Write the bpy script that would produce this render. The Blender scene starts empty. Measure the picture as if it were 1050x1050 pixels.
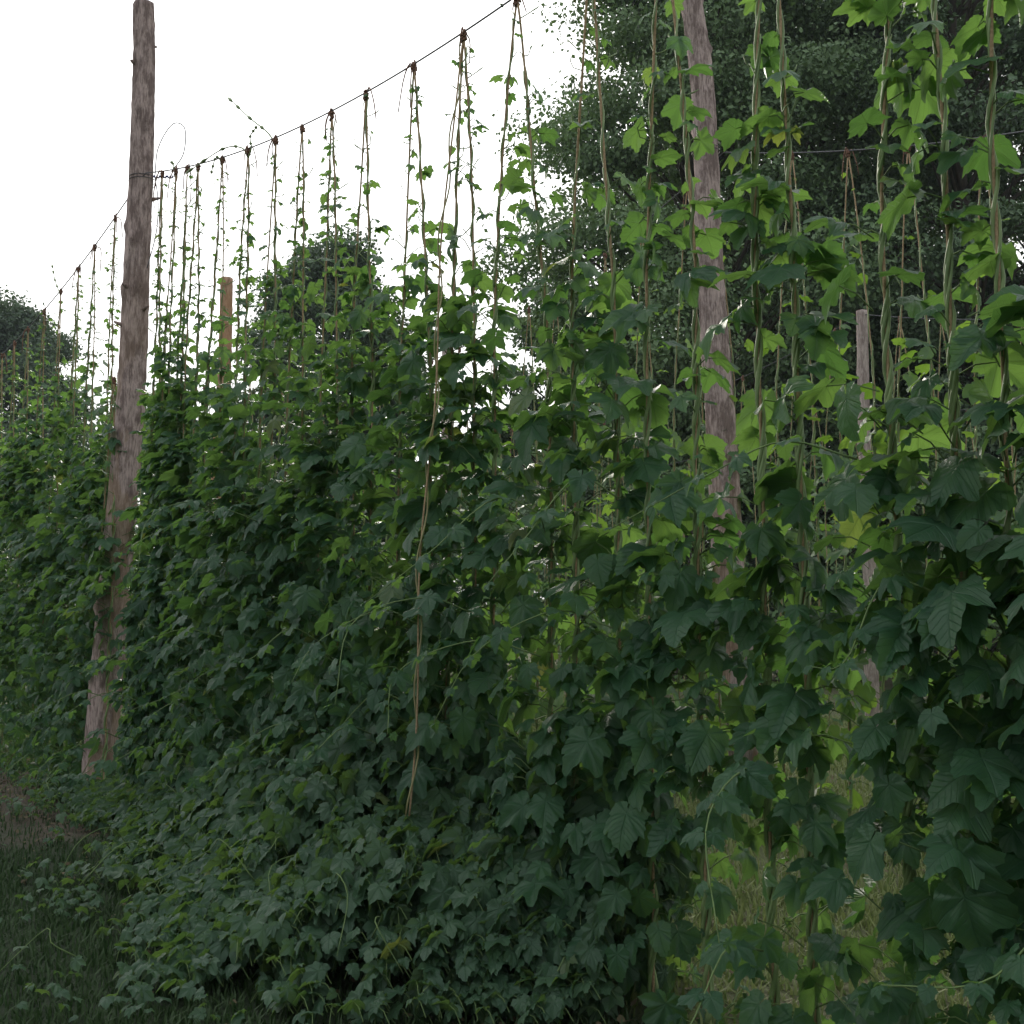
import bpy, math, random
import numpy as np

R = math.radians
PI = math.pi
sc = bpy.context.scene
COL = sc.collection
rng = np.random.default_rng(11)
random.seed(11)

# ------------------------------------------------------------------ camera
PITCH = R(5.3)
CAMZ = 1.34
FPX = 1132.0
cam_d = bpy.data.cameras.new('camera')
cam = bpy.data.objects.new('camera', cam_d)
COL.objects.link(cam)
cam.location = (0, 0, CAMZ)
cam.rotation_euler = (PI / 2 + PITCH, 0, 0)
cam_d.sensor_width = 36
cam_d.lens = 36 * FPX / 1050
cam_d.clip_end = 3000
cam_d.clip_start = 0.05
sc.camera = cam


def ray(x, y):
    a, b = (x - 525) / FPX, -(y - 525) / FPX
    return np.array([a, math.cos(PITCH) - b * math.sin(PITCH), math.sin(PITCH) + b * math.cos(PITCH)])


def at_depth(x, y, Y):
    d = ray(x, y)
    return np.array([0, 0, CAMZ]) + d * (Y / d[1])


# the hop rows run away to the left; N is across the rows, U is along them
ANG = R(38.3)
N2 = np.array([math.cos(ANG), math.sin(ANG)])
U2 = np.array([-math.sin(ANG), math.cos(ANG)])
ROTZ = math.atan2(U2[1], U2[0])
ROW = [2.80, 6.33, 9.86, 13.4]


def row_pt(c, u):
    return N2 * c + U2 * u


def row_pixel(c, x, y):
    """world point on the row's upright plane seen at that place -> (u, z)"""
    d = ray(x, y)
    s = c / (d[0] * N2[0] + d[1] * N2[1])
    p = d * s
    return p[0] * U2[0] + p[1] * U2[1], p[2] + CAMZ


# ------------------------------------------------------------------ mesh helpers
class MB:
    """collects numpy geometry and links it as one mesh object"""
    def __init__(s):
        s.v, s.q, s.t, s.uv, s.n = [], [], [], [], 0
        s.qm, s.tm = [], []

    def add(s, v, q=None, t=None, uv=None, m=0):
        v = np.asarray(v, dtype=np.float32).reshape(-1, 3)
        s.v.append(v)
        s.uv.append(np.zeros((len(v), 2), np.float32) if uv is None else np.asarray(uv, np.float32).reshape(-1, 2))
        if q is not None and len(q):
            q = np.asarray(q, dtype=np.int32).reshape(-1, 4) + s.n
            s.q.append(q); s.qm.append(np.full(len(q), m, np.int32))
        if t is not None and len(t):
            t = np.asarray(t, dtype=np.int32).reshape(-1, 3) + s.n
            s.t.append(t); s.tm.append(np.full(len(t), m, np.int32))
        s.n += len(v)

    def mesh(s, name, mats, smooth=True):
        me = bpy.data.meshes.new(name)
        v = np.concatenate(s.v); uv = np.concatenate(s.uv)
        q = np.concatenate(s.q) if s.q else np.zeros((0, 4), np.int32)
        t = np.concatenate(s.t) if s.t else np.zeros((0, 3), np.int32)
        loops = np.concatenate([q.ravel(), t.ravel()]).astype(np.int32)
        start = np.concatenate([np.arange(len(q)) * 4, len(q) * 4 + np.arange(len(t)) * 3]).astype(np.int32)
        tot = np.concatenate([np.full(len(q), 4), np.full(len(t), 3)]).astype(np.int32)
        me.vertices.add(len(v)); me.vertices.foreach_set('co', v.ravel())
        me.loops.add(len(loops)); me.loops.foreach_set('vertex_index', loops)
        me.polygons.add(len(tot)); me.polygons.foreach_set('loop_start', start)
        me.polygons.foreach_set('loop_total', tot)
        mi = np.concatenate((s.qm + s.tm) or [np.zeros(0, np.int32)]).astype(np.int32)
        me.polygons.foreach_set('material_index', mi)
        me.polygons.foreach_set('use_smooth', np.full(len(tot), smooth))
        lay = me.uv_layers.new(name='leaf')
        lay.data.foreach_set('uv', uv[loops].ravel())
        for m in (mats if isinstance(mats, (list, tuple)) else [mats]):
            me.materials.append(m)
        me.update(calc_edges=True); me.validate()
        return me

    def build(s, name, mats, parent=None, smooth=True):
        o = bpy.data.objects.new(name, s.mesh(name, mats, smooth))
        COL.objects.link(o)
        if parent is not None:
            o.parent = parent
        return o


def tube(mb, pts, rad, k=6, m=0, cap=True, wob=None):
    pts = np.asarray(pts, float)
    n = len(pts)
    rad = np.broadcast_to(np.asarray(rad, float), (n,))
    tan = np.gradient(pts, axis=0)
    tan /= np.linalg.norm(tan, axis=1, keepdims=True) + 1e-12
    ref = np.array([0.31, 0.87, 0.38]) if abs(tan[0] @ np.array([1, 0, 0])) > .6 else np.array([1.0, 0.12, 0.05])
    a = np.cross(tan, ref); a /= np.linalg.norm(a, axis=1, keepdims=True) + 1e-12
    b = np.cross(tan, a)
    th = np.arange(k) * 2 * PI / k
    rr = rad[:, None] * (np.ones((n, k)) if wob is None else wob)
    v = pts[:, None, :] + rr[..., None] * (np.cos(th)[None, :, None] * a[:, None, :] + np.sin(th)[None, :, None] * b[:, None, :])
    i = np.arange(n - 1)[:, None] * k; j = np.arange(k)[None, :]; j2 = (j + 1) % k
    q = np.stack([i + j, i + j2, i + k + j2, i + k + j], -1).reshape(-1, 4)
    vv = v.reshape(-1, 3)
    t = []
    if cap:
        c0, c1 = len(vv), len(vv) + 1
        vv = np.concatenate([vv, pts[:1], pts[-1:]])
        jj = np.arange(k)
        t = np.concatenate([np.stack([np.full(k, c0), (jj + 1) % k, jj], -1),
                            np.stack([np.full(k, c1), (n - 1) * k + jj, (n - 1) * k + (jj + 1) % k], -1)])
    mb.add(vv, q, t, None, m)


def curve_pts(p, n):
    """smooth Catmull-Rom through the given points"""
    p = np.asarray(p, float)
    P = np.vstack([2 * p[0] - p[1], p, 2 * p[-1] - p[-2]])
    t = np.linspace(0, len(p) - 1 - 1e-6, n)
    i = t.astype(int); f = (t - i)[:, None]
    a, b, c, d = P[i], P[i + 1], P[i + 2], P[i + 3]
    return .5 * (2 * b + (c - a) * f + (2 * a - 5 * b + 4 * c - d) * f ** 2 + (3 * b - a - 3 * c + d) * f ** 3)


def empty(name, loc, rz=0.0):
    o = bpy.data.objects.new(name, None)
    o.empty_display_size = .1
    COL.objects.link(o)
    o.location = [float(q) for q in loc]; o.rotation_euler = (0, 0, rz)
    return o


def tag(o, label=None, cat=None, group=None, kind=None):
    if label: o['label'] = label
    if cat: o['category'] = cat
    if group: o['group'] = group
    if kind: o['kind'] = kind
    return o


def copy_tree(root):
    r = root.copy(); COL.objects.link(r)
    for ch in root.children:
        c = ch.copy(); COL.objects.link(c); c.parent = r
    return r


def unit(a):
    return a / (np.linalg.norm(a, axis=-1, keepdims=True) + 1e-12)


# ------------------------------------------------------------------ materials
def new_mat(name):
    m = bpy.data.materials.new(name); m.use_nodes = True
    nt = m.node_tree; nt.nodes.clear()
    return m, nt, nt.nodes, nt.links


def node(ns, t, **kw):
    n = ns.new(t)
    for k, v in kw.items():
        if k in n.inputs.keys() if isinstance(k, str) else False:
            n.inputs[k].default_value = v
        else:
            setattr(n, k, v)
    return n


def mathn(nt, op, a, b=None, clamp=False):
    n = nt.nodes.new('ShaderNodeMath'); n.operation = op; n.use_clamp = clamp
    for i, x in enumerate((a, b)):
        if x is None: continue
        if hasattr(x, 'is_linked') or hasattr(x, 'links'): nt.links.new(x, n.inputs[i])
        else: n.inputs[i].default_value = x
    return n.outputs[0]


def mixc(nt, f, a, b, blend='MIX'):
    n = nt.nodes.new('ShaderNodeMix'); n.data_type = 'RGBA'; n.blend_type = blend
    for s, x in ((n.inputs[0], f), (n.inputs[6], a), (n.inputs[7], b)):
        if hasattr(x, 'links'): nt.links.new(x, s)
        elif isinstance(x, (int, float)): s.default_value = x
        else: s.default_value = (*x, 1)
    return n.outputs[2]


def ramp(nt, f, stops):
    n = nt.nodes.new('ShaderNodeValToRGB')
    el = n.color_ramp.elements
    while len(el) < len(stops): el.new(.5)
    for e, (p, c) in zip(el, stops):
        e.position = p; e.color = (*c, 1)
    nt.links.new(f, n.inputs[0])
    return n.outputs[0]


def leaf_material(name, top, top2, under, trans, trans2, tmix, rough, veins=True, spec=.35):
    m, nt, ns, ln = new_mat(name)
    geo = ns.new('ShaderNodeNewGeometry')
    rnd = geo.outputs['Random Per Island']
    base = mixc(nt, rnd, top, top2)
    tcol = mixc(nt, rnd, trans, trans2)
    if veins:      # the odd yellowed leaf
        old = mathn(nt, 'MULTIPLY', mathn(nt, 'SUBTRACT', mathn(nt, 'FRACT', mathn(nt, 'MULTIPLY', rnd, 37.7)), .985, True), 50, True)
        base = mixc(nt, old, base, (.16, .17, .035)); tcol = mixc(nt, old, tcol, (.42, .40, .06))
    tc = ns.new('ShaderNodeTexCoord')
    nz = ns.new('ShaderNodeTexNoise'); nz.inputs['Scale'].default_value = 22; nz.inputs['Detail'].default_value = 4
    ln.new(tc.outputs['Object'], nz.inputs['Vector'])
    mott = mathn(nt, 'MULTIPLY', nz.outputs['Fac'], .55)
    base = mixc(nt, mott, base, tuple(c * 1.7 for c in top2))
    if veins:
        uv = ns.new('ShaderNodeUVMap'); uv.uv_map = 'leaf'
        sp = ns.new('ShaderNodeSeparateXYZ'); ln.new(uv.outputs[0], sp.inputs[0])
        x = mathn(nt, 'ABSOLUTE', sp.outputs[0]); y = sp.outputs[1]
        # main veins: midrib plus two lobe ribs; distance from each line through the stalk
        d0 = x
        c, s = math.cos(R(58)), math.sin(R(58))
        d1 = mathn(nt, 'ABSOLUTE', mathn(nt, 'SUBTRACT', mathn(nt, 'MULTIPLY', x, c), mathn(nt, 'MULTIPLY', y, s)))
        d = mathn(nt, 'MINIMUM', d0, d1)
        main = mathn(nt, 'SUBTRACT', 1, mathn(nt, 'MULTIPLY', d, 38), True)
        # side veins: chevrons off the midrib
        w = mathn(nt, 'SUBTRACT', y, mathn(nt, 'MULTIPLY', x, .85))
        fr = mathn(nt, 'ABSOLUTE', mathn(nt, 'SUBTRACT', mathn(nt, 'FRACT', mathn(nt, 'MULTIPLY', w, 7)), .5))
        side = mathn(nt, 'MULTIPLY', mathn(nt, 'SUBTRACT', 1, mathn(nt, 'MULTIPLY', fr, 9), True), .45)
        v = mathn(nt, 'MAXIMUM', main, side)
        base = mixc(nt, mathn(nt, 'MULTIPLY', v, .5), base, tuple(q * 1.9 + .012 for q in top2))
        tcol = mixc(nt, mathn(nt, 'MULTIPLY', v, .5), tcol, tuple(q * .4 for q in trans2))
        bump = ns.new('ShaderNodeBump'); bump.inputs['Strength'].default_value = .5; bump.inputs['Distance'].default_value = .012
        h = mathn(nt, 'ADD', mathn(nt, 'MULTIPLY', v, -1), mathn(nt, 'MULTIPLY', nz.outputs['Fac'], 1.2))
        ln.new(h, bump.inputs['Height'])
    base = mixc(nt, geo.outputs['Backfacing'], base, under)
    p = ns.new('ShaderNodeBsdfPrincipled')
    ln.new(base, p.inputs['Base Color'])
    p.inputs['Roughness'].default_value = rough
    p.inputs['Specular IOR Level'].default_value = spec
    if veins: ln.new(bump.outputs[0], p.inputs['Normal'])
    tr = ns.new('ShaderNodeBsdfTranslucent'); ln.new(tcol, tr.inputs['Color'])
    mx = ns.new('ShaderNodeMixShader'); mx.inputs[0].default_value = tmix
    ln.new(p.outputs[0], mx.inputs[1]); ln.new(tr.outputs[0], mx.inputs[2])
    out = ns.new('ShaderNodeOutputMaterial'); ln.new(mx.outputs[0], out.inputs[0])
    return m


def plain_mat(name, c1, c2, scale=30, stretch=(1, 1, 1), rough=.85, bump=.3, dist=.003, metal=0.0):
    m, nt, ns, ln = new_mat(name)
    tc = ns.new('ShaderNodeTexCoord'); mp = ns.new('ShaderNodeMapping')
    mp.inputs['Scale'].default_value = stretch
    ln.new(tc.outputs['Object'], mp.inputs[0])
    nz = ns.new('ShaderNodeTexNoise'); nz.inputs['Scale'].default_value = scale; nz.inputs['Detail'].default_value = 5
    ln.new(mp.outputs[0], nz.inputs['Vector'])
    col = ramp(nt, nz.outputs['Fac'], [(.3, c1), (.7, c2)])
    p = ns.new('ShaderNodeBsdfPrincipled'); ln.new(col, p.inputs['Base Color'])
    p.inputs['Roughness'].default_value = rough; p.inputs['Metallic'].default_value = metal
    b = ns.new('ShaderNodeBump'); b.inputs['Strength'].default_value = bump; b.inputs['Distance'].default_value = dist
    ln.new(nz.outputs['Fac'], b.inputs['Height']); ln.new(b.outputs[0], p.inputs['Normal'])
    out = ns.new('ShaderNodeOutputMaterial'); ln.new(p.outputs[0], out.inputs[0])
    return m


def pole_material(name, grey, dark, bare, bare_from, bare_amt):
    """weathered log: silver-grey fibres, dark checks, and patches where the bark is gone"""
    m, nt, ns, ln = new_mat(name)
    tc = ns.new('ShaderNodeTexCoord')
    mp = ns.new('ShaderNodeMapping'); mp.inputs['Scale'].default_value = (1, 1, .12); ln.new(tc.outputs['Object'], mp.inputs[0])
    f = ns.new('ShaderNodeTexNoise'); f.inputs['Scale'].default_value = 95; f.inputs['Detail'].default_value = 9; f.inputs['Roughness'].default_value = .65; ln.new(mp.outputs[0], f.inputs['Vector'])
    mp2 = ns.new('ShaderNodeMapping'); mp2.inputs['Scale'].default_value = (1, 1, .35); ln.new(tc.outputs['Object'], mp2.inputs[0])
    g = ns.new('ShaderNodeTexNoise'); g.inputs['Scale'].default_value = 14; g.inputs['Detail'].default_value = 7; g.inputs['Roughness'].default_value = .7; ln.new(mp2.outputs[0], g.inputs['Vector'])
    c = ramp(nt, f.outputs['Fac'], [(.3, dark), (.5, grey), (.72, tuple(q * 1.25 for q in grey))])
    c = mixc(nt, mathn(nt, 'MULTIPLY', ramp(nt, g.outputs['Fac'], [(.45, (0, 0, 0)), (.58, (1, 1, 1))]), .75), c, dark)
    b = ns.new('ShaderNodeTexNoise'); b.inputs['Scale'].default_value = 4.5; b.inputs['Detail'].default_value = 5; ln.new(mp2.outputs[0], b.inputs['Vector'])
    sp = ns.new('ShaderNodeSeparateXYZ'); ln.new(tc.outputs['Object'], sp.inputs[0])
    low = mathn(nt, 'MULTIPLY', mathn(nt, 'SUBTRACT', bare_from, sp.outputs[2]), .6, True)
    bm = mathn(nt, 'MULTIPLY', mathn(nt, 'MULTIPLY', ramp(nt, b.outputs['Fac'], [(.48, (0, 0, 0)), (.53, (1, 1, 1))]), low), bare_amt)
    c = mixc(nt, bm, c, mixc(nt, f.outputs['Fac'], tuple(q * .7 for q in bare), tuple(q * 1.2 for q in bare)))
    p = ns.new('ShaderNodeBsdfPrincipled'); ln.new(c, p.inputs['Base Color']); p.inputs['Roughness'].default_value = .9
    p.inputs['Specular IOR Level'].default_value = .2
    h = mathn(nt, 'ADD', f.outputs['Fac'], mathn(nt, 'MULTIPLY', g.outputs['Fac'], 1.2))
    bu = ns.new('ShaderNodeBump'); bu.inputs['Strength'].default_value = .9; bu.inputs['Distance'].default_value = .028
    ln.new(h, bu.inputs['Height']); ln.new(bu.outputs[0], p.inputs['Normal'])
    out = ns.new('ShaderNodeOutputMaterial'); ln.new(p.outputs[0], out.inputs[0])
    return m


M = {}
M['leaf'] = leaf_material('hop_leaf', (.023, .072, .042), (.042, .104, .052), (.075, .135, .07), (.125, .275, .05), (.23, .41, .075), .44, .38, spec=.38)
M['leaf_far'] = leaf_material('hop_leaf_back_rows', (.036, .086, .044), (.058, .115, .05), (.085, .150, .07), (.18, .34, .03), (.28, .46, .06), .46, .5, veins=False)
M['cover'] = leaf_material('trailing_leaf', (.030, .072, .044), (.054, .108, .058), (.08, .14, .075), (.13, .26, .04), (.22, .37, .06), .36, .40, spec=.36)
M['tree_a'] = leaf_material('maple_leaf', (.095, .165, .085), (.165, .245, .12), (.10, .15, .09), (.08, .15, .035), (.13, .22, .05), .28, .55, veins=False)
M['tree_b'] = leaf_material('willow_leaf', (.11, .17, .085), (.18, .25, .13), (.15, .20, .13), (.12, .22, .03), (.16, .28, .05), .32, .55, veins=False)
M['tree_d'] = leaf_material('distant_oak_leaf', (.045, .080, .048), (.080, .125, .07), (.07, .10, .065), (.05, .10, .02), (.08, .14, .03), .25, .55, veins=False)
M['tree_c'] = leaf_material('oak_leaf', (.085, .145, .082), (.14, .205, .115), (.09, .13, .085), (.05, .10, .02), (.07, .14, .025), .25, .55, veins=False)
M['stem'] = plain_mat('bine_stem', (.13, .20, .075), (.24, .32, .13), 40, (1, 1, .3), .6)
M['stem_dry'] = plain_mat('dry_bine', (.20, .19, .085), (.32, .29, .14), 40, (1, 1, .3), .7)
M['stem_top'] = plain_mat('bine_tip', (.15, .11, .075), (.20, .17, .09), 60, (1, 1, .3), .7)
M['petiole'] = plain_mat('leaf_stalk', (.09, .15, .05), (.15, .22, .07), 30, rough=.8)
M['twine'] = plain_mat('coir_twine', (.24, .165, .09), (.42, .31, .18), 160, (1, 1, .6), .95, .8)
M['knot'] = plain_mat('coir_knot', (.13, .07, .05), (.26, .14, .09), 120, rough=.95, bump=.8)
M['wire'] = plain_mat('steel_wire', (.06, .06, .065), (.14, .14, .15), 60, rough=.6, metal=.3)
M['bluetie'] = plain_mat('blue_tie', (.04, .05, .16), (.07, .09, .25), 50, rough=.5)
M['trunk'] = plain_mat('tree_bark', (.035, .028, .022), (.09, .075, .06), 9, (1, 1, .25), .95, .8, .03)
M['pole_a'] = pole_material('weathered_log', (.58, .45, .415), (.16, .112, .10), (.40, .27, .17), 4.2, .5)
M['pole_b'] = pole_material('weathered_log_grey', (.56, .44, .41), (.165, .118, .105), (.42, .26, .16), 3.0, .5)
M['pole_o'] = pole_material('fresh_log', (.58, .38, .26), (.30, .17, .10), (.55, .32, .18), 9, .6)
M['pole_g'] = pole_material('pale_log', (.55, .46, .42), (.28, .22, .20), (.5, .38, .28), 3, .4)
M['endgrain'] = plain_mat('sawn_end', (.22, .17, .14), (.38, .30, .24), 40, rough=.9)

# ------------------------------------------------------------------ leaf templates
def leaf_template(seed, teeth, lobes, ring=True, narrow=1.0):
    """hop leaf, stalk at the origin, tip along +y, upper face +z"""
    g = np.random.default_rng(seed)
    n = teeth * 2
    th = np.linspace(-PI * .965, PI * .965, n)
    if lobes == 3:
        L = [(0, 1.0, .39), (R(54), .86, .335), (-R(54), .86, .335), (R(106), .60, .28), (-R(106), .60, .28), (R(146), .40, .17), (-R(146), .40, .17)]
    elif lobes == 5:
        L = [(0, 1.0, .36), (R(50), .92, .31), (-R(50), .92, .31), (R(98), .72, .24), (-R(98), .72, .24), (R(140), .44, .18), (-R(140), .44, .18)]
    else:
        L = [(0, 1.0, .40), (R(46), .70, .30), (-R(46), .70, .30), (R(98), .60, .28), (-R(98), .60, .28), (R(142), .46, .2), (-R(142), .46, .2)]
    r = np.zeros(n); ax = np.zeros(n)
    for a, l, b in L:
        l *= g.uniform(.86, 1.08); b *= g.uniform(.88, 1.12); a += g.uniform(-.10, .10)
        d = th - a; h = l / 2
        c = np.cos(d)
        prof = np.where(c > 0, 2 * h * b * b * c / (b * b * c * c + h * h * np.sin(d) ** 2), 0)
        prof = prof * (1 + .13 * np.exp(-(d / .12) ** 2))
        ax = np.where(prof > r, a, ax)
        r = np.maximum(r, prof)
    r = np.maximum(r, .17)
    saw = np.where(np.arange(n) % 2 == 0, 1.03, .95)
    r = r * saw
    x = r * np.sin(th) * narrow; y = r * np.cos(th)
    def form(x, y, rr, off):
        fold, droop, cup = fo, dr, cu
        z = fold * rr * np.minimum(np.abs(np.sin(off)), .6) - droop * rr ** 2 * (1 + .4 * np.sign(y)) * .5 - cup * x ** 2
        return z + .05 * rr * np.sin(6 * x + ph) + .045 * rr * np.sin(7 * y + ph2)
    fo, dr, cu = g.uniform(.16, .68), g.uniform(.05, .7), g.uniform(-.05, .35)
    ph, ph2 = g.uniform(0, 6, 2)
    off = th - ax
    z = form(x, y, r, off)
    V = [np.stack([x, y, z], 1)]; uv = [np.stack([x, y], 1)]
    q = []; t = []
    if ring:
        f = .55
        x2, y2 = x * f, y * f
        z2 = form(x2, y2, r * f, off)
        V.append(np.stack([x2, y2, z2], 1)); uv.append(np.stack([x2, y2], 1))
        c = 2 * n
        for i in range(n - 1):
            q.append((n + i, n + i + 1, i + 1, i)[::-1]); t.append((c, n + i + 1, n + i)[::1])
    else:
        c = n
        for i in range(n - 1):
            t.append((c, i + 1, i))
    V.append(np.zeros((1, 3))); uv.append(np.zeros((1, 2)))
    V = np.concatenate(V); uv = np.concatenate(uv)
    q = np.array(q, int).reshape(-1, 4); t = np.array(t, int).reshape(-1, 3)
    # make every face look up
    def up(F):
        if not len(F): return F
        a, b, cc = V[F[:, 0]], V[F[:, 1]], V[F[:, 2]]
        nz = np.cross(b - a, cc - a)[:, 2]
        F = F.copy(); F[nz < 0] = F[nz < 0][:, ::-1]
        return F
    return V, uv, up(q), up(t)


HI = [leaf_template(i, 25, (3, 1, 5, 3, 1, 3, 3, 1, 3, 3, 5, 1, 3, 3)[i]) for i in range(14)]
LO = [leaf_template(20 + i, 11, (3, 3, 1, 3, 5, 3)[i], ring=False) for i in range(6)]


def put_leaves(mb, P, T, Nn, S, temps, g, m=0):
    P, T, Nn = np.asarray(P), unit(np.asarray(T)), np.asarray(Nn)
    Nn = unit(Nn - T * (Nn * T).sum(1, keepdims=True))
    B = np.cross(T, Nn)
    k = g.integers(0, len(temps), len(P))
    for i, (V, uv, q, t) in enumerate(temps):
        s = np.where(k == i)[0]
        if not len(s): continue
        W = S[s][:, None, None] * (V[None, :, 0:1] * B[s][:, None, :] + V[None, :, 1:2] * T[s][:, None, :] + V[None, :, 2:3] * Nn[s][:, None, :])
        W = W + P[s][:, None, :]
        o = (np.arange(len(s)) * len(V))[:, None, None]
        mb.add(W.reshape(-1, 3), (q[None] + o).reshape(-1, 4) if len(q) else None, (t[None] + o).reshape(-1, 3),
               np.tile(uv, (len(s), 1)), m)


def put_stalks(mb, A, B, r, m=0):
    """one thin three-sided stalk from every A to every B, bowed a little"""
    A, B = np.asarray(A), np.asarray(B)
    n = len(A)
    if n == 0: return
    d = unit(B - A)
    a = unit(np.cross(d, np.array([.3, .2, .9]))); b = np.cross(d, a)
    mid = (A + B) / 2 + np.array([0, 0, .015])
    V = []
    for C, rr in ((A, r), (mid, r * .9), (B, r * .75)):
        for k in range(3):
            th = k * 2 * PI / 3
            V.append(C + rr * (math.cos(th) * a + math.sin(th) * b))
    V = np.stack(V, 1)
    f = np.array([(s * 3 + k, s * 3 + (k + 1) % 3, s * 3 + 3 + (k + 1) % 3, s * 3 + 3 + k) for s in range(2) for k in range(3)])
    mb.add(V.reshape(-1, 3), (f[None] + (np.arange(n) * 9)[:, None, None]).reshape(-1, 4), None, None, m)


# ------------------------------------------------------------------ hop bines
DZ = np.array([0, .3, 1.0, 1.8, 2.2, 2.6, 3.0, 3.4, 3.8, 4.6])
DD = np.array([40, 58, 60, 52, 36, 23, 14, 11, 10, 9.0])
SZ = np.array([0, .5, 1.6, 2.2, 2.7, 3.1, 3.4, 3.7, 4.6])
SS = np.array([.10, .120, .126, .120, .098, .074, .054, .036, .022])


def make_bine(name, H, seed, dens=1.0, size=1.0, spread=1.0, lean=0.0, top=0.0, detail=True, shoots=0, tips=(), skirt=1.0, stems=2, gap=.13, lo=0.0, strand=None, lowd=1.0):
    """one hop plant: knot on the wire, two coir strings, twining stems, leaves. local x runs along the row, +y faces the path"""
    g = np.random.default_rng(seed)
    root = empty(name, (0, 0, 0))
    zz = np.linspace(0.0, H, 46 if detail else 26)
    strings = []
    for sgn in (-1, 1):
        e = gap * g.uniform(.7, 1.3) * sgn
        px = e * np.clip((H - zz) / (H * .36), 0, 1) ** .85 + lean * (H - zz) / H + .009 * np.sin(zz * 2.1 + g.uniform(0, 6)) * np.clip(H - zz, 0, 1)
        py = g.uniform(-.04, .04) * (H - zz) / H + .010 * np.sin(zz * 1.7 + g.uniform(0, 6)) * np.clip(H - zz, 0, 1)
        strings.append(np.stack([px, py, zz], 1))
    k = 6 if detail else 4
    st = 0
    for s in strings:
        mb = MB(); tube(mb, s, .0050, k); mb.build('twine', M['twine'], root)
        ms = MB()
        topz = H * g.uniform(.93, .995) if g.random() < .8 else H * .8
        for j in range(stems):
            tz = topz if j == 0 else H * g.uniform(.6, .92)
            z2 = np.linspace(0, tz, int((24 if detail else 12) * tz))
            c = np.stack([np.interp(z2, s[:, 2], s[:, 0]), np.interp(z2, s[:, 2], s[:, 1]), z2], 1)
            w = 2 * PI * z2 / g.uniform(.22, .36) + g.uniform(0, 6)
            hr = np.interp(z2, [0, tz * .7, tz], [.013, .010, .007])
            c[:, 0] += hr * np.cos(w); c[:, 1] += hr * np.sin(w)
            tube(ms, c, np.interp(z2, [0, tz * .6, tz], [.0072, .0058, .0034]), k)
        if not st:
            for tip in tips:      # free tips that grew past the wire
                p0 = np.array([s[-1, 0], s[-1, 1], H - .05])
                tp = curve_pts(np.vstack([p0, p0 + np.array(tip)]), 16)
                tube(ms, tp, np.linspace(.0055, .003, 16), 5)
                for i in (7, 10, 13, 15):
                    tube(ms, [tp[i] - (tp[i] - tp[i - 1]) * .6, tp[i], tp[i] + (tp[i] - tp[i - 1]) * .8], [.003, .012, .002], 5)
        st = 1
        # little buds and side sprigs on the upper bare part
        for b in range(7 if detail else 3):
            z0 = H * g.uniform(.72, .98)
            p = np.array([np.interp(z0, s[:, 2], s[:, 0]), np.interp(z0, s[:, 2], s[:, 1]), z0])
            d = unit(np.array([g.normal(), g.normal(), g.uniform(.1, .9)])) * g.uniform(.03, .09)
            e = np.array([g.normal(0, .02), g.normal(0, .02), .02 + .02 * g.random()]); tube(ms, [p, p + d * .5, p + d * .8 + e * .5, p + d * .8 + e], [.0026, .0022, .0030, .0012], 4)
        ms.build('stem', M['stem'], root)
    if strand:                # an untrained string hanging in front of the leaves, with one dry stem
        z2 = np.linspace(strand[2], H, 60); f = (H - z2) / H
        c = np.stack([strand[0] * f + .01 * np.sin(z2 * 5), strand[1] * f ** .8 + .008 * np.cos(z2 * 4), z2], 1)
        mb = MB(); tube(mb, c, .0042, 6); mb.build('twine', M['twine'], root)
        w = z2 * 13; c2 = c + np.stack([.014 * np.cos(w), .014 * np.sin(w), 0 * w], 1)
        ms = MB(); tube(ms, c2, .0038, 6)
        ms.build('stem', M['stem_dry'], root)
    # knot with loose ends
    mk = MB()
    th = np.linspace(0, 9 * PI, 46)
    kr = .004 + .006 * np.sin(np.linspace(.3, 2.6, 46)) + g.uniform(-.004, .004, 46)
    tube(mk, np.stack([kr * np.cos(th) + g.normal(0, .003, 46), kr * np.sin(th), H + np.linspace(-.030, .014, 46) + g.normal(0, .006, 46)], 1), .0062, 5)
    for b in range(int(g.choice([0, 1, 1, 2, 2, 3]))):
        a0, L0 = g.uniform(0, 2 * PI), g.uniform(.04, .24)
        d = np.array([math.cos(a0) * g.uniform(.3, 1), .4 * math.sin(a0), 0]) * L0 * .6
        tube(mk, curve_pts([[0, 0, H], d * .4 + [0, 0, H + g.uniform(-.01, .04)], d * .9 + [0, 0, H - L0 * g.uniform(.2, .5)], d * g.uniform(.7, 1.4) + [0, 0, H - L0]], 8), np.linspace(.005, .0032, 8), 4)
    mk.build('knot', M['knot'], root)
    # leaves
    zg = np.linspace(lo, H * .985, 400)
    dn = np.interp(zg - top, DZ, DD) * dens * (1 + (lowd - 1) * np.clip((1.75 - zg) / .5, 0, 1))
    clump = 1 + .55 * np.sin(zg * g.uniform(3, 5) + g.uniform(0, 6)) * np.clip(zg / 2, .3, 1)
    cum = np.cumsum(dn * np.clip(clump, .15, 3)); cum *= (dn.sum() * (zg[1] - zg[0])) / cum[-1]
    n = int(cum[-1] * 2)
    z = np.interp((np.arange(n) + g.random(n)) / n * cum[-1], cum, zg)
    which = g.integers(0, 2, n)
    sx = np.where(which == 0, np.interp(z, zz, strings[0][:, 0]), np.interp(z, zz, strings[1][:, 0]))
    sy = np.where(which == 0, np.interp(z, zz, strings[0][:, 1]), np.interp(z, zz, strings[1][:, 1]))
    ph = g.uniform(0, 2 * PI, n)
    low = np.clip((2.6 - z) / 1.6, 0, 1)
    ph = np.where(g.random(n) < .42 * low, PI / 2 + g.normal(0, .8, n), ph)
    hi = np.clip((z - 2.0) / 1.2, 0, 1)
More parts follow.
